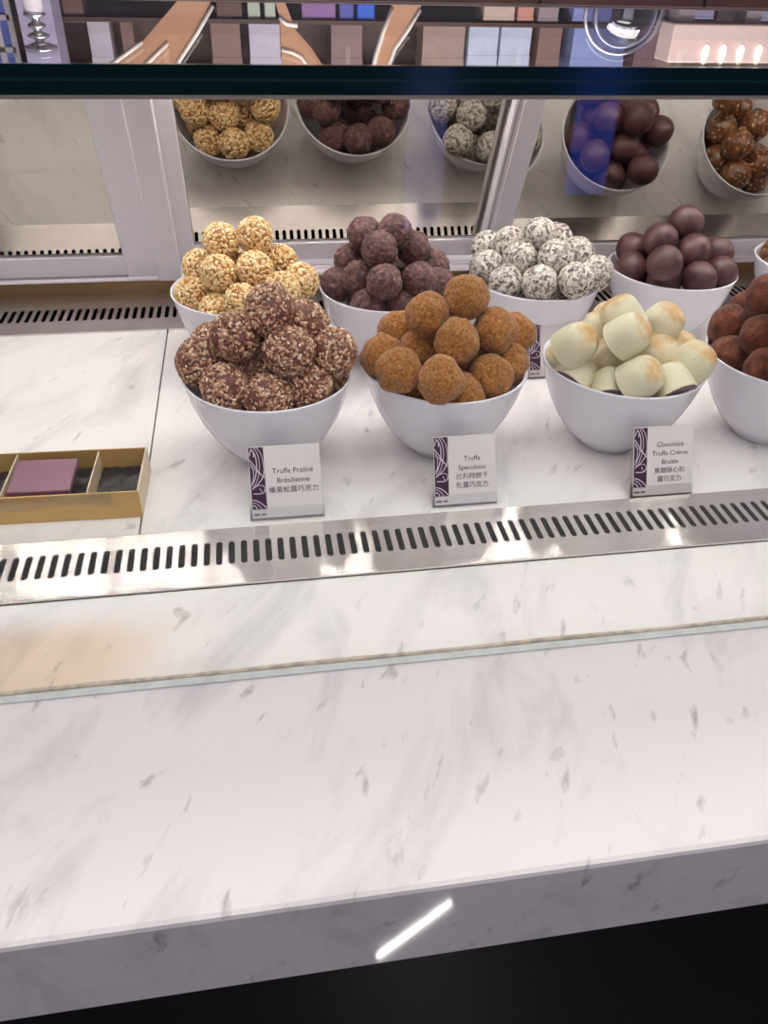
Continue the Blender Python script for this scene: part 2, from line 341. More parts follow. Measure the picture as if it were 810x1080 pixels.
# packed positions of the chocolates relative to their bowl
PACK = {
 'f1': dict(c=(0.0061, 0.5996), r=0.01832, n=12, X=[(0.004, -0.0119, 0.1359), (-0.0238, -0.0132, 0.1155), (0.0167, -0.0311, 0.1096), (0.0319, 0.004, 0.1158), (-0.0524, -0.0066, 0.0925), (-0.0337, -0.0327, 0.0816), (-0.0118, -0.0061, 0.0818), (-0.001, -0.0451, 0.0766), (0.0315, -0.034, 0.0786), (0.0525, -0.0194, 0.101), (0.0461, -0.0043, 0.0709), (-0.0434, 0.0265, 0.091), (0.0062, 0.0019, 0.0535), (0.018, 0.0393, 0.0891), (-0.0346, 0.0101, 0.0519), (-0.0191, -0.0242, 0.0433), (-0.0153, 0.0438, 0.0812), (-0.0118, 0.0124, 0.0261), (-0.0059, 0.0195, 0.1041), (0.0309, 0.0249, 0.0606), (-0.0026, 0.0352, 0.0503), (0.0141, -0.0313, 0.0489)]),
 'f2': dict(c=(0.1547, 0.597), r=0.01758, n=14, X=[(0.0136, 0.001, 0.1359), (-0.0176, -0.002, 0.1228), (0.0009, -0.0272, 0.1111), (0.0362, -0.0122, 0.1112), (-0.0345, 0.0333, 0.094), (-0.0551, -0.0093, 0.0925), (-0.0476, -0.0426, 0.0958), (-0.0183, -0.0613, 0.0955), (0.0296, -0.0353, 0.0832), (0.0502, -0.0112, 0.0813), (-0.0208, 0.0035, 0.0902), (0.0623, 0.0151, 0.0957), (-0.0316, -0.0273, 0.0658), (0.0038, -0.0477, 0.0729), (0.0135, 0.0249, 0.0344), (0.0355, 0.0325, 0.0778), (-0.0031, -0.0027, 0.0562), (-0.0065, 0.001, 0.0236), (-0.0058, -0.0293, 0.0368), (-0.0137, 0.0305, 0.0576), (0.0224, -0.013, 0.0313), (0.0037, 0.0295, 0.0864), (0.0124, -0.0024, 0.0854), (-0.0332, -0.0039, 0.0425), (0.033, 0.0084, 0.0554)]),
 'f3': dict(c=(0.3108, 0.5882), r=0.01659, n=15, X=[(-0.0102, 0.0041, 0.1192), (-0.013, -0.0267, 0.1155), (0.032, 0.0058, 0.11), (-0.0515, -0.0145, 0.1037), (-0.0148, 0.0254, 0.0965), (-0.0139, -0.0032, 0.0842), (0.021, -0.0161, 0.0914), (-0.0075, -0.052, 0.0897), (-0.0458, 0.0189, 0.0739), (-0.0453, -0.0116, 0.0733), (-0.022, -0.0315, 0.0715), (0.0211, -0.0447, 0.0797), (0.0457, -0.0338, 0.0921), (0.0497, 0.0025, 0.0851), (0.0037, -0.022, 0.0567), (-0.0024, 0.0084, 0.0535), (0.0299, 0.0381, 0.0815), (0.0026, 0.0178, 0.0242), (0.0228, -0.0129, 0.0325), (-0.0202, 0.0382, 0.0643), (0.0216, 0.0092, 0.0733), (-0.0321, 0.0142, 0.0464), (-0.0073, -0.0118, 0.0242), (0.028, 0.0163, 0.0422), (0.0039, 0.0502, 0.0936), (0.0095, 0.0381, 0.0547), (-0.0298, -0.0168, 0.0451), (0.0373, -0.0176, 0.0597)]),
 'f4': dict(c=(0.463, 0.585), r=0.01785, n=11, X=[(-0.0393, 0.0377, 0.0892), (-0.0463, 0.0113, 0.0731), (-0.0109, 0.0549, 0.0964), (-0.0332, -0.0043, 0.098), (-0.0262, 0.0153, 0.1256), (-0.038, -0.0306, 0.0797), (-0.0266, -0.0228, 0.1251), (-0.0369, -0.052, 0.1123), (0.0057, -0.0155, 0.1162), (0.0128, 0.0159, 0.1254), (0.0255, -0.0284, 0.0922), (-0.0014, 0.0383, 0.0516), (-0.0183, -0.0036, 0.0243), (-0.0132, 0.0142, 0.0773), (0.0243, 0.0055, 0.0858), (-0.0102, -0.0312, 0.0421), (0.0172, 0.0449, 0.0787), (0.007, 0.0186, 0.0257), (0.0135, -0.0143, 0.0254), (0.0374, 0.0317, 0.102), (-0.0289, 0.02, 0.0457), (-0.0363, -0.0123, 0.0514)]),
 'b1': dict(c=(-0.0125, 0.782), r=0.01726, n=11, X=[(-0.0158, 0.0027, 0.1251), (0.017, 0.0048, 0.1293), (-0.0199, -0.0225, 0.1033), (0.0146, -0.0225, 0.1057), (0.0407, 0.0136, 0.0991), (0.0581, -0.0271, 0.0942), (-0.0478, -0.0088, 0.0772), (-0.0393, 0.0166, 0.0956), (0.0003, -0.0495, 0.0844), (0.0383, -0.0519, 0.0953), (-0.0241, -0.0332, 0.0704), (0.031, 0.0363, 0.0751), (0.0017, 0.0492, 0.0806), (-0.0273, 0.0379, 0.0715), (-0.0091, -0.0063, 0.0594), (0.035, -0.0047, 0.0489), (-0.0121, 0.0153, 0.0278), (-0.0161, -0.0209, 0.0313), (-0.0072, 0.0212, 0.0944), (0.0155, -0.0011, 0.0233), (0.0154, 0.0078, 0.0753), (-0.0363, 0.0067, 0.0476), (0.0181, 0.0266, 0.04), (0.0142, -0.0289, 0.0399)]),
 'b2': dict(c=(0.1345, 0.7771), r=0.01626, n=13, X=[(-0.0133, -0.0266, 0.1246), (0.0264, 0.0057, 0.1139), (-0.0226, 0.0126, 0.1268), (0.005, -0.0038, 0.1337), (-0.0116, -0.0488, 0.1008), (0.0243, -0.04, 0.0986), (-0.051, 0.0014, 0.0801), (-0.031, -0.0175, 0.0933), (-0.0259, -0.0412, 0.0748), (0.0066, -0.0412, 0.0736), (0.0481, 0.0117, 0.0933), (0.0473, -0.0236, 0.0865), (-0.0355, 0.0217, 0.097), (0.0358, 0.0245, 0.0595), (0.0298, 0.0417, 0.0841), (0.0007, 0.0507, 0.0825), (-0.0262, 0.0403, 0.0724), (0.0183, 0.0038, 0.0427), (-0.0185, -0.0272, 0.0392), (0.0006, -0.0105, 0.0223), (-0.0059, 0.0194, 0.0237), (0.0102, 0.0379, 0.0497), (-0.0218, 0.0201, 0.0498), (0.0142, -0.0307, 0.0407)]),
 'b3': dict(c=(0.2953, 0.7904), r=0.01741, n=13, X=[(-0.0002, 0.0035, 0.1202), (-0.0249, 0.0217, 0.106), (-0.0228, -0.0098, 0.1006), (0.0071, -0.0322, 0.1091), (0.0385, -0.0095, 0.1041), (-0.0539, 0.0004, 0.0896), (-0.0411, -0.0291, 0.0835), (-0.0135, -0.0516, 0.0905), (0.0201, -0.0607, 0.0956), (0.0475, -0.0429, 0.0956), (-0.0413, 0.0464, 0.0944), (0.0252, 0.0209, 0.1091), (0.0143, -0.0377, 0.0694), (0.0464, 0.012, 0.0765), (0.0283, 0.0394, 0.0786), (-0.0002, 0.0522, 0.0884), (-0.0158, 0.0402, 0.0622), (-0.005, -0.0, 0.0234), (0.0266, -0.0024, 0.0318), (-0.0042, -0.0112, 0.0617), (0.0053, 0.0287, 0.0354), (0.0172, 0.0136, 0.0619), (0.0044, -0.0289, 0.0355), (-0.0272, 0.0181, 0.041), (-0.0288, -0.0146, 0.0404)]),
 'b4': dict(c=(0.4564, 0.8033), r=0.01809, n=10, X=[(0.006, 0.0047, 0.1254), (-0.0243, -0.0057, 0.1105), (0.0088, -0.0205, 0.1027), (-0.0361, 0.0294, 0.0896), (-0.0355, -0.0466, 0.1001), (-0.0475, -0.0005, 0.0779), (0.007, -0.0479, 0.0827), (-0.0224, -0.0301, 0.0733), (0.0481, 0.0, 0.0923), (0.0398, -0.0312, 0.0816), (0.0225, 0.049, 0.0915), (-0.0116, 0.0444, 0.0713), (0.0207, 0.0073, 0.028), (-0.0126, 0.0129, 0.0241), (0.0057, 0.0334, 0.0442), (-0.0062, -0.0009, 0.0664), (0.016, -0.0341, 0.0506), (-0.0298, -0.0112, 0.0409), (0.0022, 0.0218, 0.0928), (-0.0298, 0.0235, 0.0515), (0.0256, 0.0197, 0.0682), (-0.0007, -0.019, 0.0251), (0.0378, -0.0082, 0.0531)]),
 'b5': dict(c=(0.64, 0.812), r=0.01898, n=7, X=[(-0.0279, 0.0391, 0.0744), (-0.0421, 0.0108, 0.062), (-0.0353, 0.0117, 0.0957), (-0.0502, -0.0373, 0.1124), (-0.0061, -0.0139, 0.0963), (-0.0436, -0.0191, 0.0805), (-0.021, -0.0438, 0.0839), (0.0081, -0.0325, 0.0454), (0.0059, 0.0285, 0.0791), (-0.0058, -0.0068, 0.025), (0.0278, -0.0041, 0.0367), (-0.027, -0.0231, 0.0486), (-0.0179, 0.0236, 0.0392), (0.0169, 0.0288, 0.0451), (-0.0014, -0.0007, 0.0599)]),
}
# ------------------------------------------------------------------ bowls
bprof = [(0, .0012), (.022, .0012), (.0235, 0), (.0275, 0), (.029, .0025), (.0335, .0065), (.0435, .0172), (.0520, .0300), (.0590, .0440), (.0645, .0590), (.0690, .0765), (.0697, .0783), (.0692, .0793), (.0678, .0790),
         (.0665, .0765), (.0622, .0605), (.0565, .0462), (.0495, .0330), (.0410, .0208), (.0300, .0100), (.024, .0065), (0, .006)]
bowl_lab = {
 'f1': 'white porcelain bowl of nut-crusted pralines, front row left, behind the first name card',
 'f2': 'white porcelain bowl of orange-brown dusted truffles in the middle of the front row',
 'f3': 'white porcelain bowl of cream-coloured cups, front row, behind the third name card',
 'f4': 'white porcelain bowl of red-brown cocoa truffles cut by the right picture edge',
 'b1': 'white porcelain bowl of golden crisped truffles at the left of the back row',
 'b2': 'white porcelain bowl of dull purple-brown truffles in the back row',
 'b3': 'white porcelain bowl of black and white flaked truffles in the back row',
 'b4': 'white porcelain bowl of smooth dark chocolates in the back row',
 'b5': 'white porcelain bowl of glossy caramel-brown truffles at the right end of the back row'}
bowl0 = None
for k in PACK:
    cx, cy = PACK[k]['c']
    if bowl0 is None:
        bm = NB(); lathe(bm, bprof, 72); o = bowl0 = obj('porcelain_bowl', bm, PORC, None, True)
    else: o = bowl0.copy(); C.objects.link(o)
    o.location = (cx, cy, 0); o.rotation_euler = (0, 0, 0)
    tag(o, bowl_lab[k], 'bowl', 'white bowls of chocolates')

# ------------------------------------------------------------------ chocolates
rnd = random.Random(7)
def ico(sub, r):
    bm = NB(); bmesh.ops.create_icosphere(bm, subdivisions=sub, radius=r); return bm
def displaced(name, sub, r, fn, mat, smooth=True, squash=(1, 1, 1), seed=0):
    bm = ico(sub, 1); off = Vector((seed*7.3, seed*3.1, seed*5.7))
    for v in bm.verts:
        n = v.co.normalized(); d = fn(n, off)
        v.co = Vector((n.x*squash[0], n.y*squash[1], n.z*squash[2]))*r*(1+d)
    return obj(name, bm, mat, None, smooth)
def nz(p, s, off): return noise.noise(p*s + off)
def fb(p, s, off, o=3): return sum(noise.noise(p*s*(2**i) + off*(i+1))/(1.8**i) for i in range(o))

def island_mat(name, stops, rough, bump=0, bscale=900, spec=.5):
    m, nt, b = new_mat(name); L = nt.links.new
    g = N(nt, 'ShaderNodeNewGeometry'); r = ramp(nt, stops); L(g.outputs['Random Per Island'], r.inputs[0]); L(r.outputs[0], b.inputs['Base Color'])
    b.inputs['Roughness'].default_value = rough; b.inputs['Specular IOR Level'].default_value = spec
    return m
def noise_mat(name, stops, scale, rough, bump=.3, bscale=None, detail=4, dist=0, spec=.5, rstops=None, coat=0, sheen=0, stretch=None):
    m, nt, b = new_mat(name); L = nt.links.new
    tc = N(nt, 'ShaderNodeTexCoord'); n = N(nt, 'ShaderNodeTexNoise'); n.inputs['Scale'].default_value = scale; n.inputs['Detail'].default_value = detail; n.inputs['Distortion'].default_value = dist
    src = tc.outputs['Object']
    oi = N(nt, 'ShaderNodeObjectInfo'); ad = N(nt, 'ShaderNodeVectorMath', operation='ADD'); L(src, ad.inputs[0]); L(oi.outputs['Location'], ad.inputs[1]); src = ad.outputs[0]
    if stretch:
        mp = N(nt, 'ShaderNodeMapping'); mp.inputs['Scale'].default_value = stretch; L(src, mp.inputs[0]); src = mp.outputs[0]
    L(src, n.inputs[0]); r = ramp(nt, stops); L(n.outputs['Fac'], r.inputs[0]); L(r.outputs[0], b.inputs['Base Color'])
    if rstops:
        rr = ramp(nt, rstops); L(n.outputs['Fac'], rr.inputs[0]); L(rr.outputs[0], b.inputs['Roughness'])
    else: b.inputs['Roughness'].default_value = rough
    b.inputs['Specular IOR Level'].default_value = spec; b.inputs['Coat Weight'].default_value = coat
    b.inputs['Sheen Weight'].default_value = sheen
    n2 = N(nt, 'ShaderNodeTexNoise'); n2.inputs['Scale'].default_value = bscale or scale; n2.inputs['Detail'].default_value = 4; L(src, n2.inputs[0])
    if bump:
        bp = N(nt, 'ShaderNodeBump'); bp.inputs['Strength'].default_value = bump; bp.inputs['Distance'].default_value = .0012; L(n2.outputs['Fac'], bp.inputs['Height']); L(bp.outputs[0], b.inputs['Normal'])
    return m
g = lambda v: (v, v, v, 1)
M_GOLDCORE = plain('toffee_core', srgb(160, 108, 58), .5)
M_GOLDCRISP = island_mat('golden_crisps', [(0, srgb(212, 166, 104)), (.3, srgb(230, 192, 134)), (.7, srgb(240, 210, 158)), (1, srgb(246, 226, 184))], .45)
M_NUTCORE = noise_mat('milk_chocolate_core', [(.35, srgb(86, 48, 42)), (.65, srgb(124, 76, 62))], 220, .5, .6)
M_NUT = island_mat('chopped_hazelnut', [(0, srgb(120, 74, 60)), (.3, srgb(160, 112, 88)), (.6, srgb(196, 152, 120)), (.85, srgb(220, 184, 152)), (1, srgb(238, 216, 192))], .5)
M_PLUM = noise_mat('dusty_plum_chocolate', [(.3, srgb(54, 30, 30)), (.5, srgb(92, 56, 54)), (.72, srgb(134, 94, 94))], 230, .6, 1.0, 420, sheen=.1)
M_FLAKE = noise_mat('sugar_flaked_chocolate', [(.36, srgb(88, 68, 68)), (.44, srgb(140, 124, 118)), (.50, srgb(190, 182, 170)), (.62, srgb(222, 216, 205))], 250, .6, 1.0, 260, detail=3, dist=.8)
M_DARK = noise_mat('smooth_dark_chocolate', [(.3, srgb(62, 36, 38)), (.7, srgb(98, 62, 64))], 60, .42, .12, 240, spec=.5)
M_SPEC = noise_mat('biscuit_dust', [(.25, srgb(118, 70, 32)), (.5, srgb(164, 108, 56)), (.75, srgb(200, 146, 86))], 420, .9, 1.0, 900, spec=.15, sheen=.25)
M_COCOA = noise_mat('cocoa_dust', [(.3, srgb(70, 34, 24)), (.55, srgb(112, 62, 46)), (.75, srgb(146, 90, 68))], 110, .8, .9, 500, spec=.2, sheen=.15)
M_CARAMEL = noise_mat('caramel_chocolate', [(.3, srgb(70, 40, 24)), (.6, srgb(128, 80, 46)), (.75, srgb(176, 126, 80))], 180, .3, .7, 220, coat=.3)
M_NIB = island_mat('almond_nibs', [(0, srgb(150, 100, 60)), (1, srgb(226, 190, 140))], .45)
def cup_mat():
    m, nt, b = new_mat('ivory_chocolate'); L = nt.links.new
    tc = N(nt, 'ShaderNodeTexCoord'); sx = N(nt, 'ShaderNodeSeparateXYZ'); L(tc.outputs['Object'], sx.inputs[0])
    n = N(nt, 'ShaderNodeTexNoise'); n.inputs['Scale'].default_value = 90; n.inputs['Detail'].default_value = 4
    oi = N(nt, 'ShaderNodeObjectInfo'); ad = N(nt, 'ShaderNodeVectorMath', operation='ADD'); L(tc.outputs['Object'], ad.inputs[0]); L(oi.outputs['Location'], ad.inputs[1]); L(ad.outputs[0], n.inputs[0])
    a = N(nt, 'ShaderNodeMath', operation='MULTIPLY_ADD'); L(n.outputs['Fac'], a.inputs[0]); a.inputs[1].default_value = .018; L(sx.outputs['Z'], a.inputs[2])
    mr = N(nt, 'ShaderNodeMapRange', interpolation_type='SMOOTHSTEP'); L(a.outputs[0], mr.inputs[0]); mr.inputs[1].default_value = .0305; mr.inputs[2].default_value = .040
    mx = N(nt, 'ShaderNodeMix', data_type='RGBA'); L(mr.outputs[0], mx.inputs['Factor']); mx.inputs['A'].default_value = srgb(224, 216, 186); mx.inputs['B'].default_value = srgb(206, 158, 98)
    n3 = N(nt, 'ShaderNodeTexNoise'); n3.inputs['Scale'].default_value = 420; L(ad.outputs[0], n3.inputs[0])
    r3 = ramp(nt, [(.27, srgb(190, 150, 100)), (.31, (1, 1, 1, 1))]); L(n3.outputs['Fac'], r3.inputs[0])
    m2 = N(nt, 'ShaderNodeMix', data_type='RGBA', blend_type='MULTIPLY'); m2.inputs['Factor'].default_value = .6; L(mx.outputs['Result'], m2.inputs['A']); L(r3.outputs[0], m2.inputs['B'])
    L(m2.outputs['Result'], b.inputs['Base Color']); b.inputs['Roughness'].default_value = .4
    b.inputs['Subsurface Weight'].default_value = .15; b.inputs['Subsurface Radius'].default_value = (.004, .003, .002)
    return m
M_CUP = cup_mat(); M_CUPBASE = plain('mauve_chocolate_base', srgb(122, 92, 98), .5, var=.1, bscale=200)

def grains(n, r, size, seed, elong=1.7, jag=.25, embed=.15, sub=1):
    """pieces stuck on a ball: one mesh of many small rounded grains, spread evenly"""
    R = random.Random(seed); bm = NB(); ga = PI*(3-math.sqrt(5))
    for i in range(n):
        z = 1-2*(i+.5)/n; rr = math.sqrt(max(0, 1-z*z)); a = ga*i + R.uniform(-.25, .25)
        d = Vector((rr*math.cos(a), rr*math.sin(a), z)); d = (d + Vector([R.uniform(-.06, .06) for _ in range(3)])).normalized()
        s = size*R.uniform(.7, 1.25); e = R.uniform(1, elong)
        q = d.to_track_quat('Z', 'Y').to_matrix() @ Matrix.Rotation(R.uniform(0, 2*PI), 3, 'Z') @ Matrix.Rotation(R.uniform(-.5, .5), 3, 'Y')
        g2 = bmesh.ops.create_icosphere(bm, subdivisions=sub, radius=1)['verts']
        for v in g2:
            j = 1 + R.uniform(-jag, jag)
            v.co = q @ Vector((v.co.x*s*e*j, v.co.y*s*.85*j, v.co.z*s*.75*j)) + d*(r - s*embed)
    return bm
def proto_pair(name, r, seed, core_m, grain_m, n, size, corefn, elong, jag, squash=(1, 1, 1), grainname='crumb_coating', sub=1, embed=.15):
    t = bpy.data.objects.new(name, None); C.objects.link(t); t.empty_display_size = .01
    core = displaced('core', 4, r-size*.5, corefn, core_m, seed=seed); core.parent = t
    bm = grains(n, r-size*.45, size, seed, elong, jag, embed, sub); gr = obj(grainname, bm, grain_m, t, True)
    for o in (core, gr): o.scale = squash
    return t
def copy_tree(o):
    c = o.copy(); C.objects.link(c)
    for ch in o.children:
        k = ch.copy(); C.objects.link(k); k.parent = c
    return c

PROTO = {}
NV = 4
R_ = {k: PACK[k]['r'] for k in PACK}
soft = lambda p, o: .03*nz(p, 1.6, o)
PROTO['b1'] = [proto_pair('crisped_truffle', R_['b1']*1.02, s, M_GOLDCORE, M_GOLDCRISP, 400, .0020, soft, 1.5, .12) for s in range(NV)]
PROTO['f1'] = [proto_pair('nut_praline', R_['f1']*1.06, 10+s, M_NUTCORE, M_NUT, 800, .00145, lambda p, o: .09*fb(p, 1.5, o), 1.7, .3, (1.07, .96, 1), 'chopped_nut_coating') for s in range(NV)]
PROTO['b2'] = [displaced('plum_truffle', 5, R_['b2']*1.03, lambda p, o: .08*fb(p, 1.3, o) + .05*fb(p, 5, o) + .07*abs(nz(p, 9, o)) + .02*nz(p, 20, o), M_PLUM, seed=20+s) for s in range(NV)]
PROTO['b3'] = [displaced('flaked_truffle', 5, R_['b3']*1.02, lambda p, o: .03*fb(p, 1.4, o) + .05*max(-.3, fb(p, 7, o, 2)) + .03*nz(p, 14, o), M_FLAKE, seed=30+s) for s in range(NV)]
PROTO['b4'] = [displaced('dark_chocolate', 4, R_['b4']*1.0, lambda p, o: .04*nz(p, 1.2, o) + .006*nz(p, 6, o) + .05*max(0, p.z-.55), M_DARK, squash=(1.04, .98, 1.0), seed=40+s) for s in range(NV)]
PROTO['f2'] = [displaced('dusted_truffle', 5, R_['f2']*1.04, lambda p, o: .11*fb(p, 1.3, o, 2) + .03*fb(p, 5, o) + .02*nz(p, 24, o), M_SPEC, seed=50+s) for s in range(NV)]
PROTO['f4'] = [displaced('cocoa_truffle', 5, R_['f4']*1.05, lambda p, o: .07*fb(p, 1.2, o, 2) + .015*fb(p, 6, o) + .008*nz(p, 18, o), M_COCOA, squash=(1.05, .95, 1), seed=60+s) for s in range(NV)]
PROTO['b5'] = [proto_pair('caramel_truffle', R_['b5']*1.02, 70+s, M_CARAMEL, M_NIB, 60, .0022, lambda p, o: .06*fb(p, 2.5, o), 1.9, .3, grainname='nut_pieces', embed=.6) for s in range(NV)]
def make_cup():
    t = bpy.data.objects.new('chocolate_cup', None); C.objects.link(t); t.empty_display_size = .01
    r = R_['f3']*1.09; h = r*1.55
    pr = [(0, .0008), (r*.93, .0008), (r*.985, .0003), (r*1.0, .0012), (r*.988, .0018), (r*.975, h*.22), (r*.945, h*.45), (r*.90, h*.64), (r*.84, h*.77), (r*.75, h*.87), (r*.60, h*.95), (r*.40, h*.985), (r*.2, h*1.0), (0, h)]
    bm = NB(); lathe(bm, pr, 48)
    for e in bm.edges:
        if all(abs(v.co.z-.0003) < 1e-6 for v in e.verts) or all(abs(v.co.z-.0012) < 1e-6 for v in e.verts): e.smooth = False
    obj('shell', bm, M_CUP, t, True)
    bm = NB(); lathe(bm, [(0, -.0006), (r*.86, -.0006), (r*.9, .0), (r*.9, .0009)], 48); obj('base_disc', bm, M_CUPBASE, t, True)
    for c in t.children: c.location.z = -h*.5
    return t
PROTO['f3'] = [make_cup()]
# axis (dome direction) of each cup, in view terms: right, up (screen), towards viewer
VR = Vector((math.cos(yaw), -math.sin(yaw), 0)); VB = Vector((-math.sin(yaw), -math.cos(yaw), 0)); VZ = Vector((0, 0, 1))
CUPAX = [(-.5, .75, -.2), (.55, .75, .35), (.35, .85, .3), (.5, .75, .35), (.1, .9, -.2), (-.1, .95, .25), (.1, .95, .2), (.55, .75, .35), (-.3, .7, .2), (.62, .50, -.6), (.12, .55, -.82), (-.35, .55, -.76), (.35, .8, .2), (.2, .9, .2), (0, .9, .3)]

NAME = {'b1': 'golden crisped truffle', 'b2': 'dusty plum-brown truffle', 'b3': 'black and white flaked truffle', 'b4': 'smooth dark chocolate ball', 'b5': 'glossy caramel-brown truffle',
        'f1': 'nut-crusted praline', 'f2': 'orange-brown dusted truffle', 'f3': 'cream chocolate cup', 'f4': 'red-brown cocoa truffle'}
GROUP = {'b1': 'golden crisped truffles in the back left bowl', 'b2': 'plum-brown truffles in the second back bowl', 'b3': 'flaked truffles in the third back bowl', 'b4': 'smooth dark chocolates in the fourth back bowl',
         'b5': 'caramel truffles in the back right bowl', 'f1': 'nut pralines in the front left bowl', 'f2': 'dusted truffles in the front middle bowl', 'f3': 'cream cups in the third front bowl', 'f4': 'cocoa truffles in the front right bowl'}
WHERE = {
 'b1': ['left one of the two at the very top', 'right one of the two at the very top', 'below the top left one, left of centre', 'in the centre, below the top right one', 'on the right slope, below the topmost pair', 'lowest on the right, at the rim', 'at the far left above the rim', 'peeping out behind the left slope', 'at the front rim, left of the tall praline', 'at the front right, partly behind the tall praline', 'sunk low in the gap at the front rim'],
 'b2': ['second tier, left of the bright one, near the top', 'second tier, brightest, near the top right', 'at the top left, at the back', 'at the top right, at the back', 'in the middle row, left of centre', 'in the middle row, right of centre', 'alone at the far left rim', 'between the far left one and the middle', 'at the front rim, left', 'at the front rim, right', 'on the right slope, upper', 'low on the right slope, by the dusted truffles', 'peeping out at the upper left, behind'],
 'b3': ['single topmost, with a bare dark patch', 'upper left, beside the topmost', 'below the topmost, left of centre', 'below the topmost, right of centre', 'upper right slope', 'at the far left above the rim', 'at the front rim, left', 'at the front rim, centre', 'at the front rim, right', 'at the far right above the rim', 'peeping out at the upper left, behind', 'just behind the topmost, to its right', 'sunk low between the two front right ones'],
 'b4': ['single topmost', 'second tier, left below the topmost', 'second tier, right below the topmost', 'upper left, at the back', 'in the middle of the pile', 'large, at the left rim', 'large, at the front rim, right of centre', 'small, low at the front rim, left of centre', 'on the right slope, at the back', 'at the far right rim'],
 'f1': ['single topmost', 'upper left, below the topmost', 'centre, below the topmost', 'on the upper right slope, behind the centre one', 'at the far left rim', 'at the front rim, left', 'dark, in the middle behind the front ones', 'small, low at the front rim, centre', 'at the front rim, right', 'at the far right, behind the front right one', 'at the right rim', 'peeping out behind the left slope'],
 'f2': ['single topmost', 'second tier, left of the topmost', 'centre, directly below the topmost', 'right of centre, second tier', 'upper left slope, at the back', 'at the far left rim', 'at the front left, above the rim', 'at the front rim, centre', 'at the front rim, right of centre', 'at the far right rim', 'in shade in the middle, left of centre', 'at the back right, half hidden', 'sunk low at the front rim, left', 'sunk low at the front rim, right'],
 'f3': ['topmost, lying at the back', 'tilted right, just below the topmost', 'upper right, with a browned crown', 'upper left, tilted right', 'half hidden at the back, upper left', 'upright in the centre', 'upright right of centre, browned crown', 'large, front centre, tilted right', 'at the far left rim', 'front left, showing its mauve base', 'front rim, centre, showing its mauve base', 'front rim, right, showing its mauve base', 'at the far right rim', 'at the back right, half hidden', 'sunk low in the gap at the front rim'],
 'f4': ['upper one of two at the left rim', 'lower one of two at the left rim', 'upper left slope', 'large, in front, at the picture edge', 'topmost, at the picture edge', 'low at the front rim, at the picture edge'],
 'b5': ['upper one at the left rim', 'lower one at the left rim']}
for k, P in PACK.items():
    cx, cy = P['c']; protos = PROTO[k]; used = set()
    for i, (x, y, z) in enumerate(P['X']):
        j = i % len(protos); pr = protos[j]
        if j not in used: used.add(j); o = pr
        else: o = copy_tree(pr)
        o.location = (cx+x, cy+y, z)
        if k == 'f3':
            if i < len(CUPAX): a = CUPAX[i]
            else: a = (rnd.uniform(-.5, .5), rnd.uniform(.5, 1), rnd.uniform(-.4, .4))
            ax = (VR*a[0] + VZ*a[1] + VB*a[2]).normalized()
            o.rotation_mode = 'QUATERNION'; o.rotation_quaternion = ax.to_track_quat('Z', 'Y')
        elif k == 'b4': o.rotation_euler = (rnd.uniform(-.5, .5), rnd.uniform(-.5, .5), rnd.uniform(0, 6.28))
        else: o.rotation_euler = (rnd.uniform(0, 6.28), rnd.uniform(0, 6.28), rnd.uniform(0, 6.28))
        if i < len(WHERE[k]): lab = NAME[k] + ' ' + WHERE[k][i]
        else: lab = NAME[k] + ' at the back of its pile or buried inside it'
        if k == 'f1' or k == 'b4' or k == 'f3': pass
        tag(o, lab, 'chocolate', GROUP[k])
# ------------------------------------------------------------------ name cards
def text_bm(txt, size, align='CENTER'):
    cu = bpy.data.curves.new('lettering', 'FONT'); cu.body = txt; cu.size = size; cu.align_x = align; cu.space_line = .95
    o = bpy.data.objects.new('lettering', cu); C.objects.link(o)
    dg = bpy.context.evaluated_depsgraph_get(); me = bpy.data.meshes.new_from_object(o.evaluated_get(dg))
    bm = NB(); bm.from_mesh(me); bpy.data.objects.remove(o); bpy.data.meshes.remove(me); return bm
def ribbon(bm, pts, wd, y):
    n = len(pts); vs = []
    for i, p in enumerate(pts):
        a = Vector(pts[max(0, i-1)]); b = Vector(pts[min(n-1, i+1)]); d = (b-a).normalized(); q = Vector((-d.y, d.x))*wd/2
        vs.append((bm.verts.new((p[0]+q.x, y, p[1]+q.y)), bm.verts.new((p[0]-q.x, y, p[1]-q.y))))
    for a, b in zip(vs[:-1], vs[1:]): bm.faces.new((a[0], b[0], b[1], a[1]))
def arc(cx, cz, r, a0, a1, n=18): return [(cx+r*math.cos(math.radians(a0+(a1-a0)*i/n)), cz+r*math.sin(math.radians(a0+(a1-a0)*i/n))) for i in range(n+1)]
def bez(p0, p1, p2, p3, n=20):
    out = []
    for i in range(n+1):
        t = i/n; s = 1-t
        out.append(tuple(s**3*a + 3*s*s*t*b + 3*s*t*t*c + t**3*d for a, b, c, d in zip(p0, p1, p2, p3)))
    return out
def clip_poly(pts, x0, x1): return [p for p in pts if x0 <= p[0] <= x1]
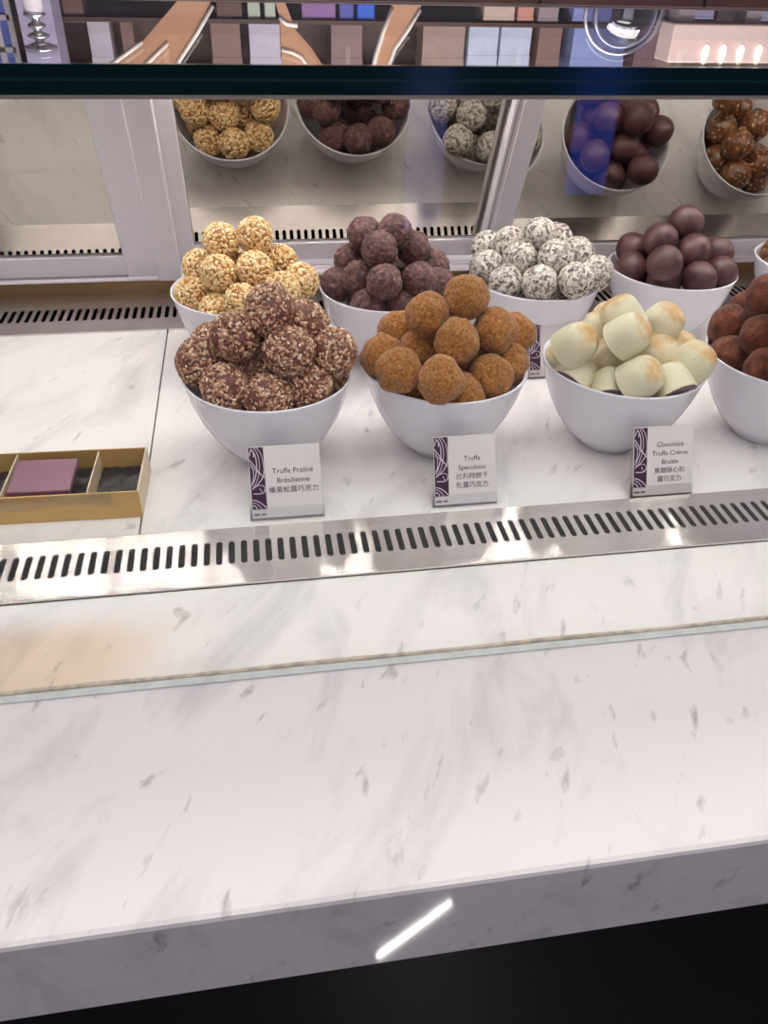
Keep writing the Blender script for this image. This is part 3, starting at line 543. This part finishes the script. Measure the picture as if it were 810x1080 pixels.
def name_card(label, loc, rz, lean, W, H, lines, sz, zc, bandw=.0115):
    t = thing('name_card', label, 'sign', loc, rz)
    z0 = .0085
    ML = Matrix.Translation((0, 0, .001)) @ Matrix.Rotation(-lean, 4, 'X')
    # holder: folded clear acrylic foot and back plate
    bm = NB(); box(bm, -W/2-.002, W/2+.001, .0006, .0018, 0, z0+.030, ML); box(bm, -W/2-.002, W/2+.001, -.0018, -.0008, 0, z0+.0012, ML)
    box(bm, -W/2-.002, W/2+.001, -.0018, .022, -.001, .0006)
    obj('acrylic_holder', bm, ACRYL, t)
    bm = NB(); box(bm, -W/2, W/2, -.0006, .0003, z0-.007, z0+H, ML); cd = obj('card', bm, CARD, t)
    bm = NB(); box(bm, -W/2+.0004, -W/2+bandw, -.0008, -.0005, z0, z0+H-.0006, ML); obj('purple_band', bm, PURPLE, cd)
    a, b = -W/2+.0006, -W/2+bandw-.0002; w = b-a; h = H; y = -.00095
    def P(u, v): return (a+w*u, z0+h*v)
    bm = NB()
    strokes = [bez(P(.05, .70), P(.55, .60), P(.9, .52), P(1, .50)), bez(P(.0, .80), P(.4, .68), P(.6, .58), P(1, .50)),
               bez(P(.35, .98), P(.9, .85), P(.75, .5), P(.08, .34)), bez(P(.12, .97), P(.6, .9), P(.65, .6), P(.03, .38)),
               bez(P(.4, 1.0), P(.8, .95), P(.98, .85), P(.98, .62)), bez(P(.98, .62), P(.95, .5), P(.6, .42), P(.06, .33)),
               bez(P(.05, .74), P(.28, .66), P(.3, .5), P(.05, .42)), bez(P(.03, .86), P(.1, .99), P(.4, .97), P(.30, .84)),
               bez(P(.08, .33), P(.5, .42), P(1.0, .40), P(.96, .32)), bez(P(.96, .32), P(.92, .24), P(.5, .25), P(.12, .26)),
               bez(P(.6, .345), P(.62, .31), P(.66, .29), P(.75, .29)),
               bez(P(.02, .16), P(.4, .15), P(.8, .08), P(.98, .01)), bez(P(.02, .12), P(.3, .11), P(.5, .06), P(.62, .005)), bez(P(.02, .075), P(.15, .07), P(.28, .04), P(.32, .005))]
    for i, s in enumerate(strokes): ribbon(bm, clip_poly(s, a, b), (.00055, .0008)[i % 2], y)
    bm.transform(ML); obj('swirl_ornament', bm, SWIRL, cd)
    zz = z0 + H*zc; xm = (-W/2+bandw + W/2)/2
    allb = NB()
    for i, ln in enumerate(lines):
        cjk = ord(ln[0]) > 0x2000
        tb = text_bm(ln, sz*(.96 if cjk else 1.0)); tb.transform(ML @ Matrix.Translation((xm, -.0008, zz)) @ Matrix.Rotation(PI/2, 4, 'X'))
        me = bpy.data.meshes.new('x'); tb.to_mesh(me); tb.free(); allb.from_mesh(me); bpy.data.meshes.remove(me)
        zz -= sz*1.28
    if lines: obj('lettering', allb, INK, cd)
    else: allb.free()
    bm = NB(); x = -W/2+.001
    for wd in (.0012, .0011, .0013, .0012, 0, .0011, .0013, .0012):
        if wd: box(bm, x, x+wd*.8, -.0008, -.0005, z0-.0048, z0-.0032, ML)
        x += wd or .0012; 
    obj('fine_print', bm, INK, cd)
    return t
name_card('white name card reading Truffe Praliné Brésilienne, in front of the front left bowl', (.0135, .500, 0), .0, .44, .0545, .0490, ['Truffe Praliné', 'Brésilienne', '榛果松露巧克力'], .0058, .56)
name_card('white name card reading Truffe Speculoos, in front of the front middle bowl', (.1560, .500, 0), .0, .44, .0505, .0480, ['Truffe', 'Speculoos', '比利時餅干', '松露巧克力'], .0056, .58)
name_card('name card reading Chocolate Truffe Crème Brulée, in front of the cream cups', (.3215, .493, 0), .0, .44, .0515, .0495, ['Chocolate', 'Truffe Crème', 'Brulée', '焦糖酥心松', '露巧克力'], .0056, .66)
name_card('white name card half hidden between the dusted truffles and the cream cups', (.3010, .708, 0), .0, .44, .0530, .0490, [], .0058, .56)

# ------------------------------------------------------------------ gold box with a plum square
t = thing('gold_box', 'open gold cardboard gift box with compartments on the marble at the left', 'box', (-.0985, .5165, 0), math.radians(-1.6))
bl, bd, bh, tk = .245, .0635, .0245, .0012
bm = NB(); box(bm, -bl, 0, 0, tk, 0, bh); obj('front_wall', bm, GOLD, t)
bm = NB(); box(bm, -bl, 0, bd-tk, bd, 0, bh); obj('back_wall', bm, GOLD, t)
bm = NB(); box(bm, -tk, 0, tk, bd-tk, 0, bh); box(bm, -bl, -bl+tk, tk, bd-tk, 0, bh); obj('end_wall', bm, GOLDL, t)
bm = NB(); box(bm, -bl+tk, -tk, tk, bd-tk, 0, .0015); obj('bottom', bm, GOLD, t)
for xx in (-.0385, -.102, -.166):
    bm = NB(); box(bm, xx-.0005, xx+.0005, tk, bd-tk, .0015, bh-.0012); obj('divider', bm, GOLDL, t)
for (xa, xb) in ((-.0375, -.0015), (-.101, -.040), (-.165, -.1035), (-.243, -.1675)):
    bm = NB(); n1, n2 = 18, 18; V = {}
    for i in range(n1+1):
        for j in range(n2+1):
            x = xa+(xb-xa)*i/n1; yy = tk+.0006+(bd-2*tk-.0012)*j/n2
            V[i, j] = bm.verts.new((x, yy, .0075 + .0022*noise.noise(Vector((x*160, yy*160, 2))) ))
    for i in range(n1):
        for j in range(n2): bm.faces.new((V[i, j], V[i+1, j], V[i+1, j+1], V[i, j+1]))
    obj('padded_liner', bm, DARKPAD, t, True)
bm = NB(); pts = [(-bl, -.0006, bh-.0008)]
top = [(-bl+bl*i/24, -.0006, bh-.0008) for i in range(25)]; low = [(-bl+bl*i/24, -.0006, bh*.56 + .0022*math.sin(i*.75)) for i in range(24, -1, -1)]
extrude_outline(bm, [p for p in top+low if p[0] < -.018], (0, .0004, 0)); obj('clear_wrap', bm, FILM, t)
bm = NB(); box(bm, -.0235, .0235, -.0205, .0205, 0, .0055)
o = tag(obj('chocolate_square', bm, PLUMCHOC, bevel=.0012), 'flat plum-coloured chocolate square lying in the gold box', 'chocolate')
o.location = (-.1735, .5495, .0182); o.rotation_euler = (math.radians(4), 0, math.radians(-2))

# ------------------------------------------------------------------ behind the case: staff counter with things on it, shop shelving
def px_ray(x, y):
    d = fw + rv*((x-405)/840) - uv*((y-540)/840); return d
ZT = .335
def at_r(x, y, Y):
    """point of the depth plane Y that the top of the glass shelf mirrors to the photograph's (x, y)"""
    d = px_ray(x, y); P = Vector((0, 0, .38)) + d*((ZT-.38)/d.z); s = (Y-P.y)/d.y
    return Vector((P.x+d.x*s, Y, ZT - d.z*s))
YS = 3.0
ZS = at_r(405, 5, YS).z
WOOD2 = plain('dark_walnut', srgb(66, 46, 44), .45, var=.25, bscale=5)
t = thing('sideboard', 'dark wooden sideboard across the shop behind the mirror doors', 'sideboard', (.9, YS, -.95))
bm = NB(); box(bm, -2.3, 2.5, .0, .5, ZS+.95-.03, ZS+.95); obj('top', bm, WOOD2, t, bevel=.003)
bm = NB(); box(bm, -2.26, 2.46, .03, .48, .08, ZS+.95-.03); obj('body', bm, WOOD2, t)
bm = NB(); box(bm, -2.2, 2.4, .06, .46, 0, .08); obj('plinth', bm, BLACKWOOD, t)
for i in range(8):
    bm = NB(); box(bm, -2.24+i*.588, -2.24+i*.588+.575, .012, .03, .12, ZS+.95-.05); f = obj('door', bm, WOOD2, t, bevel=.003)
    bm = NB(); box(bm, -2.24+i*.588+.52, -2.24+i*.588+.535, -.004, .012, .8, .98); obj('handle', bm, ALU, f)
TAN = plain('tan_kraft_card', srgb(190, 144, 112), .6, var=.06, bscale=20); CREAM = plain('cream_card_edge', srgb(240, 232, 226), .5)
def leaf(label, outline, edges, Y, mat=TAN, thick=.006):
    """a cut card panel standing on the sideboard, with pale cut edges"""
    P = [at_r(x, y, Y) for x, y in outline]; c = Vector((sum(p.x for p in P)/len(P), Y, ZS)); low = min(p.z for p in P)
    for p in P:
        if p.z < low + .012: p.z = ZS
    t = thing('display_card', label, 'sign', c)
    bm = NB(); extrude_outline(bm, [p-c for p in P], (0, thick, 0)); obj('panel', bm, mat, t)
    bm = NB()
    for e in edges: tube(bm, [at_r(x, y, Y)-c+Vector((0, .002, 0)) for x, y in e], .0075, 8)
    obj('pale_edge', bm, CREAM, t, True)
    bm = NB(); box(bm, P[0].x-c.x-.02, P[0].x-c.x+.06, .006, .07, 0, .004); obj('foot', bm, mat, t)
    return t
YC = YS+.10
leaf('broad tan curved display card mirrored in the glass shelf above the golden truffles', [(190, 5), (224, 5), (205, 38), (188, 66), (178, 86), (100, 86), (110, 76), (150, 44)], [[(224, 6), (207, 36), (190, 62), (178, 86)], [(177, 45), (160, 62), (142, 80), (138, 86)], [(150, 44), (128, 60), (106, 76), (98, 86)]], YC)
leaf('tan pointed display card with a white curved edge mirrored in the glass shelf', [(290, 5), (300, 5), (312, 32), (328, 50), (345, 76), (352, 86), (298, 86), (297, 60), (295, 18)], [[(297, 52), (308, 55), (318, 60), (325, 70), (331, 86)], [(295, 18), (302, 25), (314, 27)]], YC)
leaf('narrow tan curved display card with white edges mirrored in the middle of the glass shelf', [(414, 5), (445, 5), (443, 10), (430, 32), (416, 52), (407, 76), (404, 86), (392, 86), (395, 72), (404, 40)], [[(414, 9), (404, 34), (396, 60), (391, 86)], [(443, 10), (430, 32), (416, 52), (407, 76), (404, 86)]], YC)
# glass dome, jar, pedestal
CLEAR = glass_mat('blown_glass', (.84, .85, .93, 1), .16)
b = at_r(664, 62, YC); r = (at_r(705, 20, YC).x - at_r(623, 20, YC).x)/2; hz = b.z - ZS
def arch(r, h, n=16): return [(r, 0), (r, h-r*.9)] + [(r*math.cos(PI/2*k/n), h-r*.9+r*.9*math.sin(PI/2*k/n)) for k in range(1, n+1)]
t = thing('glass_dome', 'clear glass bell dome mirrored in the shelf above the dark chocolates', 'dome', (b.x, YC+.12, ZS))
bm = NB(); o_ = arch(r, hz); i_ = arch(r*.78, hz*.84); lathe(bm, o_, 48); obj('outer_dome', bm, CLEAR, t, True)
bm = NB(); lathe(bm, i_, 48); obj('inner_dome', bm, CLEAR, t, True)
GLINT = plain('thick_glass_rim', srgb(232, 232, 246), .08, metal=.55)
bm = NB(); tube(bm, [(q[0], -.002, q[1]) for q in o_[:-1]] + [(-q[0], -.002, q[1]) for q in o_[::-1]], .006, 8); tube(bm, [(q[0], -.02, q[1]) for q in i_[:-1]] + [(-q[0], -.02, q[1]) for q in i_[::-1]], .007, 8); obj('thick_edge', bm, GLINT, t, True)
b = at_r(41, 56, YC); pz = at_r(41, 15, YC).z
bm = NB(); lathe(bm, [(0, 0), (.05, 0), (.05, .006), (.03, .012), (.03, pz-ZS), (0, pz-ZS)], 40)
o = tag(obj('pedestal', bm, plain('white_pedestal', srgb(216, 208, 216), .35), None, True), 'small white round pedestal under the glass jar, far left on the sideboard', 'stand'); o.location = (b.x, YC+.05, ZS)
SILV = plain('mirror_glass_disc', srgb(236, 234, 246), .08, metal=.8); H_ = b.z - pz
t = thing('glass_jar', 'sparkling jar of stacked glass discs mirrored at the left end of the shelf', 'jar', (b.x, YC+.05, pz))
pr = [(0, 0), (.5, 0), (.55, .06), (.2, .16), (.18, .22), (.42, .30), (.44, .36), (.18, .44), (.16, .48), (.52, .56), (.55, .62), (.2, .70), (.22, .76), (.78, .86), (.82, .93), (.75, 1.0), (0, 1.0)]
bm = NB(); lathe(bm, [(a*.065, z*H_) for a, z in pr], 40); obj('stacked_discs', bm, SILV, t, True)
LILAC = plain('lilac_pillar', srgb(190, 182, 214), .5)
a, c = at_r(24, 40, 4.0), at_r(60, 40, 4.0)
bm = NB(); box(bm, a.x, c.x, 4.0, 4.2, -.95, 2.2); tag(obj('pillar', bm, LILAC), 'pale lilac pillar in the shop behind the case, far left', 'pillar')
BLUE = plain('blue_window_panel', srgb(110, 130, 220), .4, var=.3, bscale=6)
a, c = at_r(-14, 40, 4.2), at_r(15, 40, 4.2)
t = thing('blue_panel', 'blue paned panel at the far left edge beside the lilac pillar', 'panel', ((a.x+c.x)/2, 4.2, -.95)); hw = (c.x-a.x)/2
bm = NB(); box(bm, -hw, hw, 0, .03, 0, 2.6); obj('board', bm, BLUE, t)
bm = NB()
for x in (-hw, 0, hw): box(bm, x-.012, x+.012, -.012, 0, 0, 2.6)
for z in (1.5, 1.62, 1.74, 1.86): box(bm, -hw, hw, -.012, 0, z, z+.02)
obj('grid', bm, PVC, t)
# pale box with four small lit bulbs
a, c = at_r(712, 40, YC), at_r(832, 68, YC)
t = thing('light_box', 'pale box with a row of small lit bulbs mirrored at the right of the shelf', 'lamp', ((a.x+c.x)/2, YC+.02, ZS)); hw = (c.x-a.x)/2
bm = NB(); box(bm, -hw, hw, 0, .12, .05, c.z-ZS); obj('case', bm, plain('blush_case', srgb(232, 208, 202), .4), t, bevel=.006)
bm = NB()
for s in (-.8, .3): box(bm, hw*s-.03, hw*s+.03, .02, .10, 0, .05)
obj('foot', bm, plain('grey_foot', srgb(150, 140, 146), .4), t)
BULB = plain('warm_bulb', (1, 1, 1, 1), .4, emis=(1, .86, .72, 1), estr=6)
for x in (744, 762, 781, 800):
    p = at_r(x, 55, YC+.018); bm = NB(); bmesh.ops.create_uvsphere(bm, u_segments=16, v_segments=12, radius=.012)
    for v in bm.verts: v.co.z *= 1.9; v.co.y *= .5
    q = obj('bulb', bm, BULB, t, True); q.location = (p.x-(a.x+c.x)/2, -.004, p.z-ZS)

# shop shelving on the back wall with boxed goods
SHELFW = plain('brown_shelving', srgb(84, 58, 52), .5, var=.2, bscale=6)
Y = 4.5
za, zb2 = at_r(405, 27, Y).z, at_r(405, 5, Y).z
t = thing('wall_shelving', 'brown shelving full of boxes on the back wall of the shop', 'shelf', (.9, Y, -.95))
def lb(nm, x0, x1, y0, y1, z0, z1, m=SHELFW): bm = NB(); box(bm, x0-.9, x1-.9, y0-Y, y1-Y, z0+.95, z1+.95); return obj(nm, bm, m, t)
lb('back_panel', -1.4, 3.4, Y+.34, Y+.36, -.95, 1.6)
for z in (-.4, 0, .35, zb2, za, za+.30, 1.58): lb('board', -1.4, 3.4, Y, Y+.34, z-.018, z)
for x in (-1.41, 3.4): lb('upright', x, x+.02, Y+.004, Y+.34, -.95, 1.6)
goods = [  # px x0, x1, upper or lower shelf as mirrored, colour, label
 (66, 90, 9, 24, (120, 84, 78), 'dull red-brown box in the shelf top, far left beside the lilac pillar'), (92, 122, 30, 74, (214, 206, 222), 'white wrapped package mirrored left of the broad tan card'),
 (128, 146, 40, 74, (140, 110, 104), 'taupe box beside the white wrapped package'), (228, 256, 9, 24, (104, 72, 66), 'brown box left of the two pale green cartons'),
 (261, 275, 9, 24, (196, 204, 190), 'pale green-white carton, left one of two'), (279, 291, 9, 24, (200, 208, 194), 'pale green-white carton, right one of two'),
 (222, 256, 36, 74, (150, 116, 108), 'brown-grey box left of the silver-white package'), (262, 297, 29, 74, (212, 206, 226), 'silver-white package left of the pointed tan card'),
 (318, 354, 6, 24, (160, 112, 176), 'purple gift box mirrored in the shelf top'), (358, 373, 6, 24, (92, 96, 186), 'violet-blue box beside the purple gift box'), (377, 395, 6, 24, (40, 104, 235), 'bright blue box mirrored in the shelf top'),
 (349, 382, 38, 74, (152, 122, 124), 'mauve-grey box below the blue boxes'), (446, 488, 40, 74, (178, 152, 142), 'beige-grey box right of the narrow tan card'),
 (511, 542, 8, 22, (222, 194, 180), 'light beige box mirrored in the shelf top'), (547, 562, 8, 22, (222, 156, 140), 'salmon pink box beside the light beige box'), (569, 588, 8, 24, (168, 150, 156), 'small grey box right of the salmon pink box'),
 (495, 523, 34, 70, (212, 222, 246), 'pale blue-white carton, left one of two'), (529, 557, 34, 70, (212, 222, 246), 'pale blue-white carton, right one of two'), (568, 588, 44, 74, (150, 118, 112), 'brown-pink box beside the two pale blue-white cartons'),
 (606, 644, 8, 23, (150, 160, 230), 'periwinkle box seen through the glass dome'), (606, 655, 32, 74, (160, 178, 236), 'light blue box behind the glass dome'),
 (674, 706, 34, 74, (142, 112, 120), 'mauve box right of the glass dome'), (716, 752, 6, 20, (168, 162, 196), 'lavender box above the lit bulbs'), (760, 775, 6, 22, (76, 66, 72), 'charcoal box above the lit bulbs'), (781, 812, 6, 22, (176, 176, 210), 'pale violet box at the right edge above the lit bulbs')]
for (x0, x1, y0, y1, col, lab) in goods:
    a, c = at_r(x0, y0, Y+.02), at_r(x1, y1, Y+.02); zbse = za if y1 > 40 else zb2
    h = max(.04, c.z - zbse); W_ = c.x-a.x; D_ = .16
    t = thing('gift_box', lab, 'box', ((a.x+c.x)/2, Y+.02, zbse), 0, 'boxed goods on the back shelving')
    m = plain('paper', srgb(*col), .5, var=.12, bscale=14)
    bm = NB(); box(bm, -W_/2, W_/2, 0, D_, 0, h*.8); obj('carton', bm, m, t, bevel=.004)
    bm = NB(); box(bm, -W_/2-.002, W_/2+.002, -.002, D_+.002, h*.72, h+.001); obj('lid', bm, m, t, bevel=.003)

# blue lit screens in the shop behind the camera; the front glass mirrors them
SCR = plain('blue_screen', (.02, .03, .1, 1), .3, emis=srgb(84, 112, 255), estr=1.6)
SCR2 = plain('pale_blue_screen', (.02, .03, .1, 1), .3, emis=srgb(150, 160, 255), estr=1.1)
for (x0, x1, z0, z1, sm, lab) in ((1.26, 1.43, -.50, .0, SCR, 'blue lit display panel on the shop floor behind the viewer, right'), (.61, .76, -.62, .0, SCR2, 'pale blue lit display panel on the shop floor behind the viewer, left')):
    t = thing('lit_screen', lab, 'screen', ((x0+x1)/2, -2.5, -.95), 0, 'blue lit display panels')
    h = (x1-x0)/2
    bm = NB(); box(bm, -h-.02, h+.02, -.06, -.004, .0, z1+.97); obj('case', bm, BLACKWOOD, t)
    bm = NB(); box(bm, -h, h, -.004, 0, z0+.95, z1+.95); obj('screen', bm, sm, t)
t = thing('streak_tube', 'short glowing tube added on the shop floor for a streak on the counter', 'lamp', (.1835, -.223, -.95), math.atan2(-.068, .135))  # added unseen tube, glowing to lay a bright streak on the marble front
bm = NB(); tube(bm, [(-.0755, 0, .012), (.0755, 0, .012)], .0014, 8); obj('tube', bm, plain('added_streak_glow', (1, 1, 1, 1), .4, emis=(1, .97, .95, 1), estr=60), t, True)
bm = NB(); box(bm, -.08, .08, -.006, .006, 0, .0105); obj('batten', bm, ALU, t)
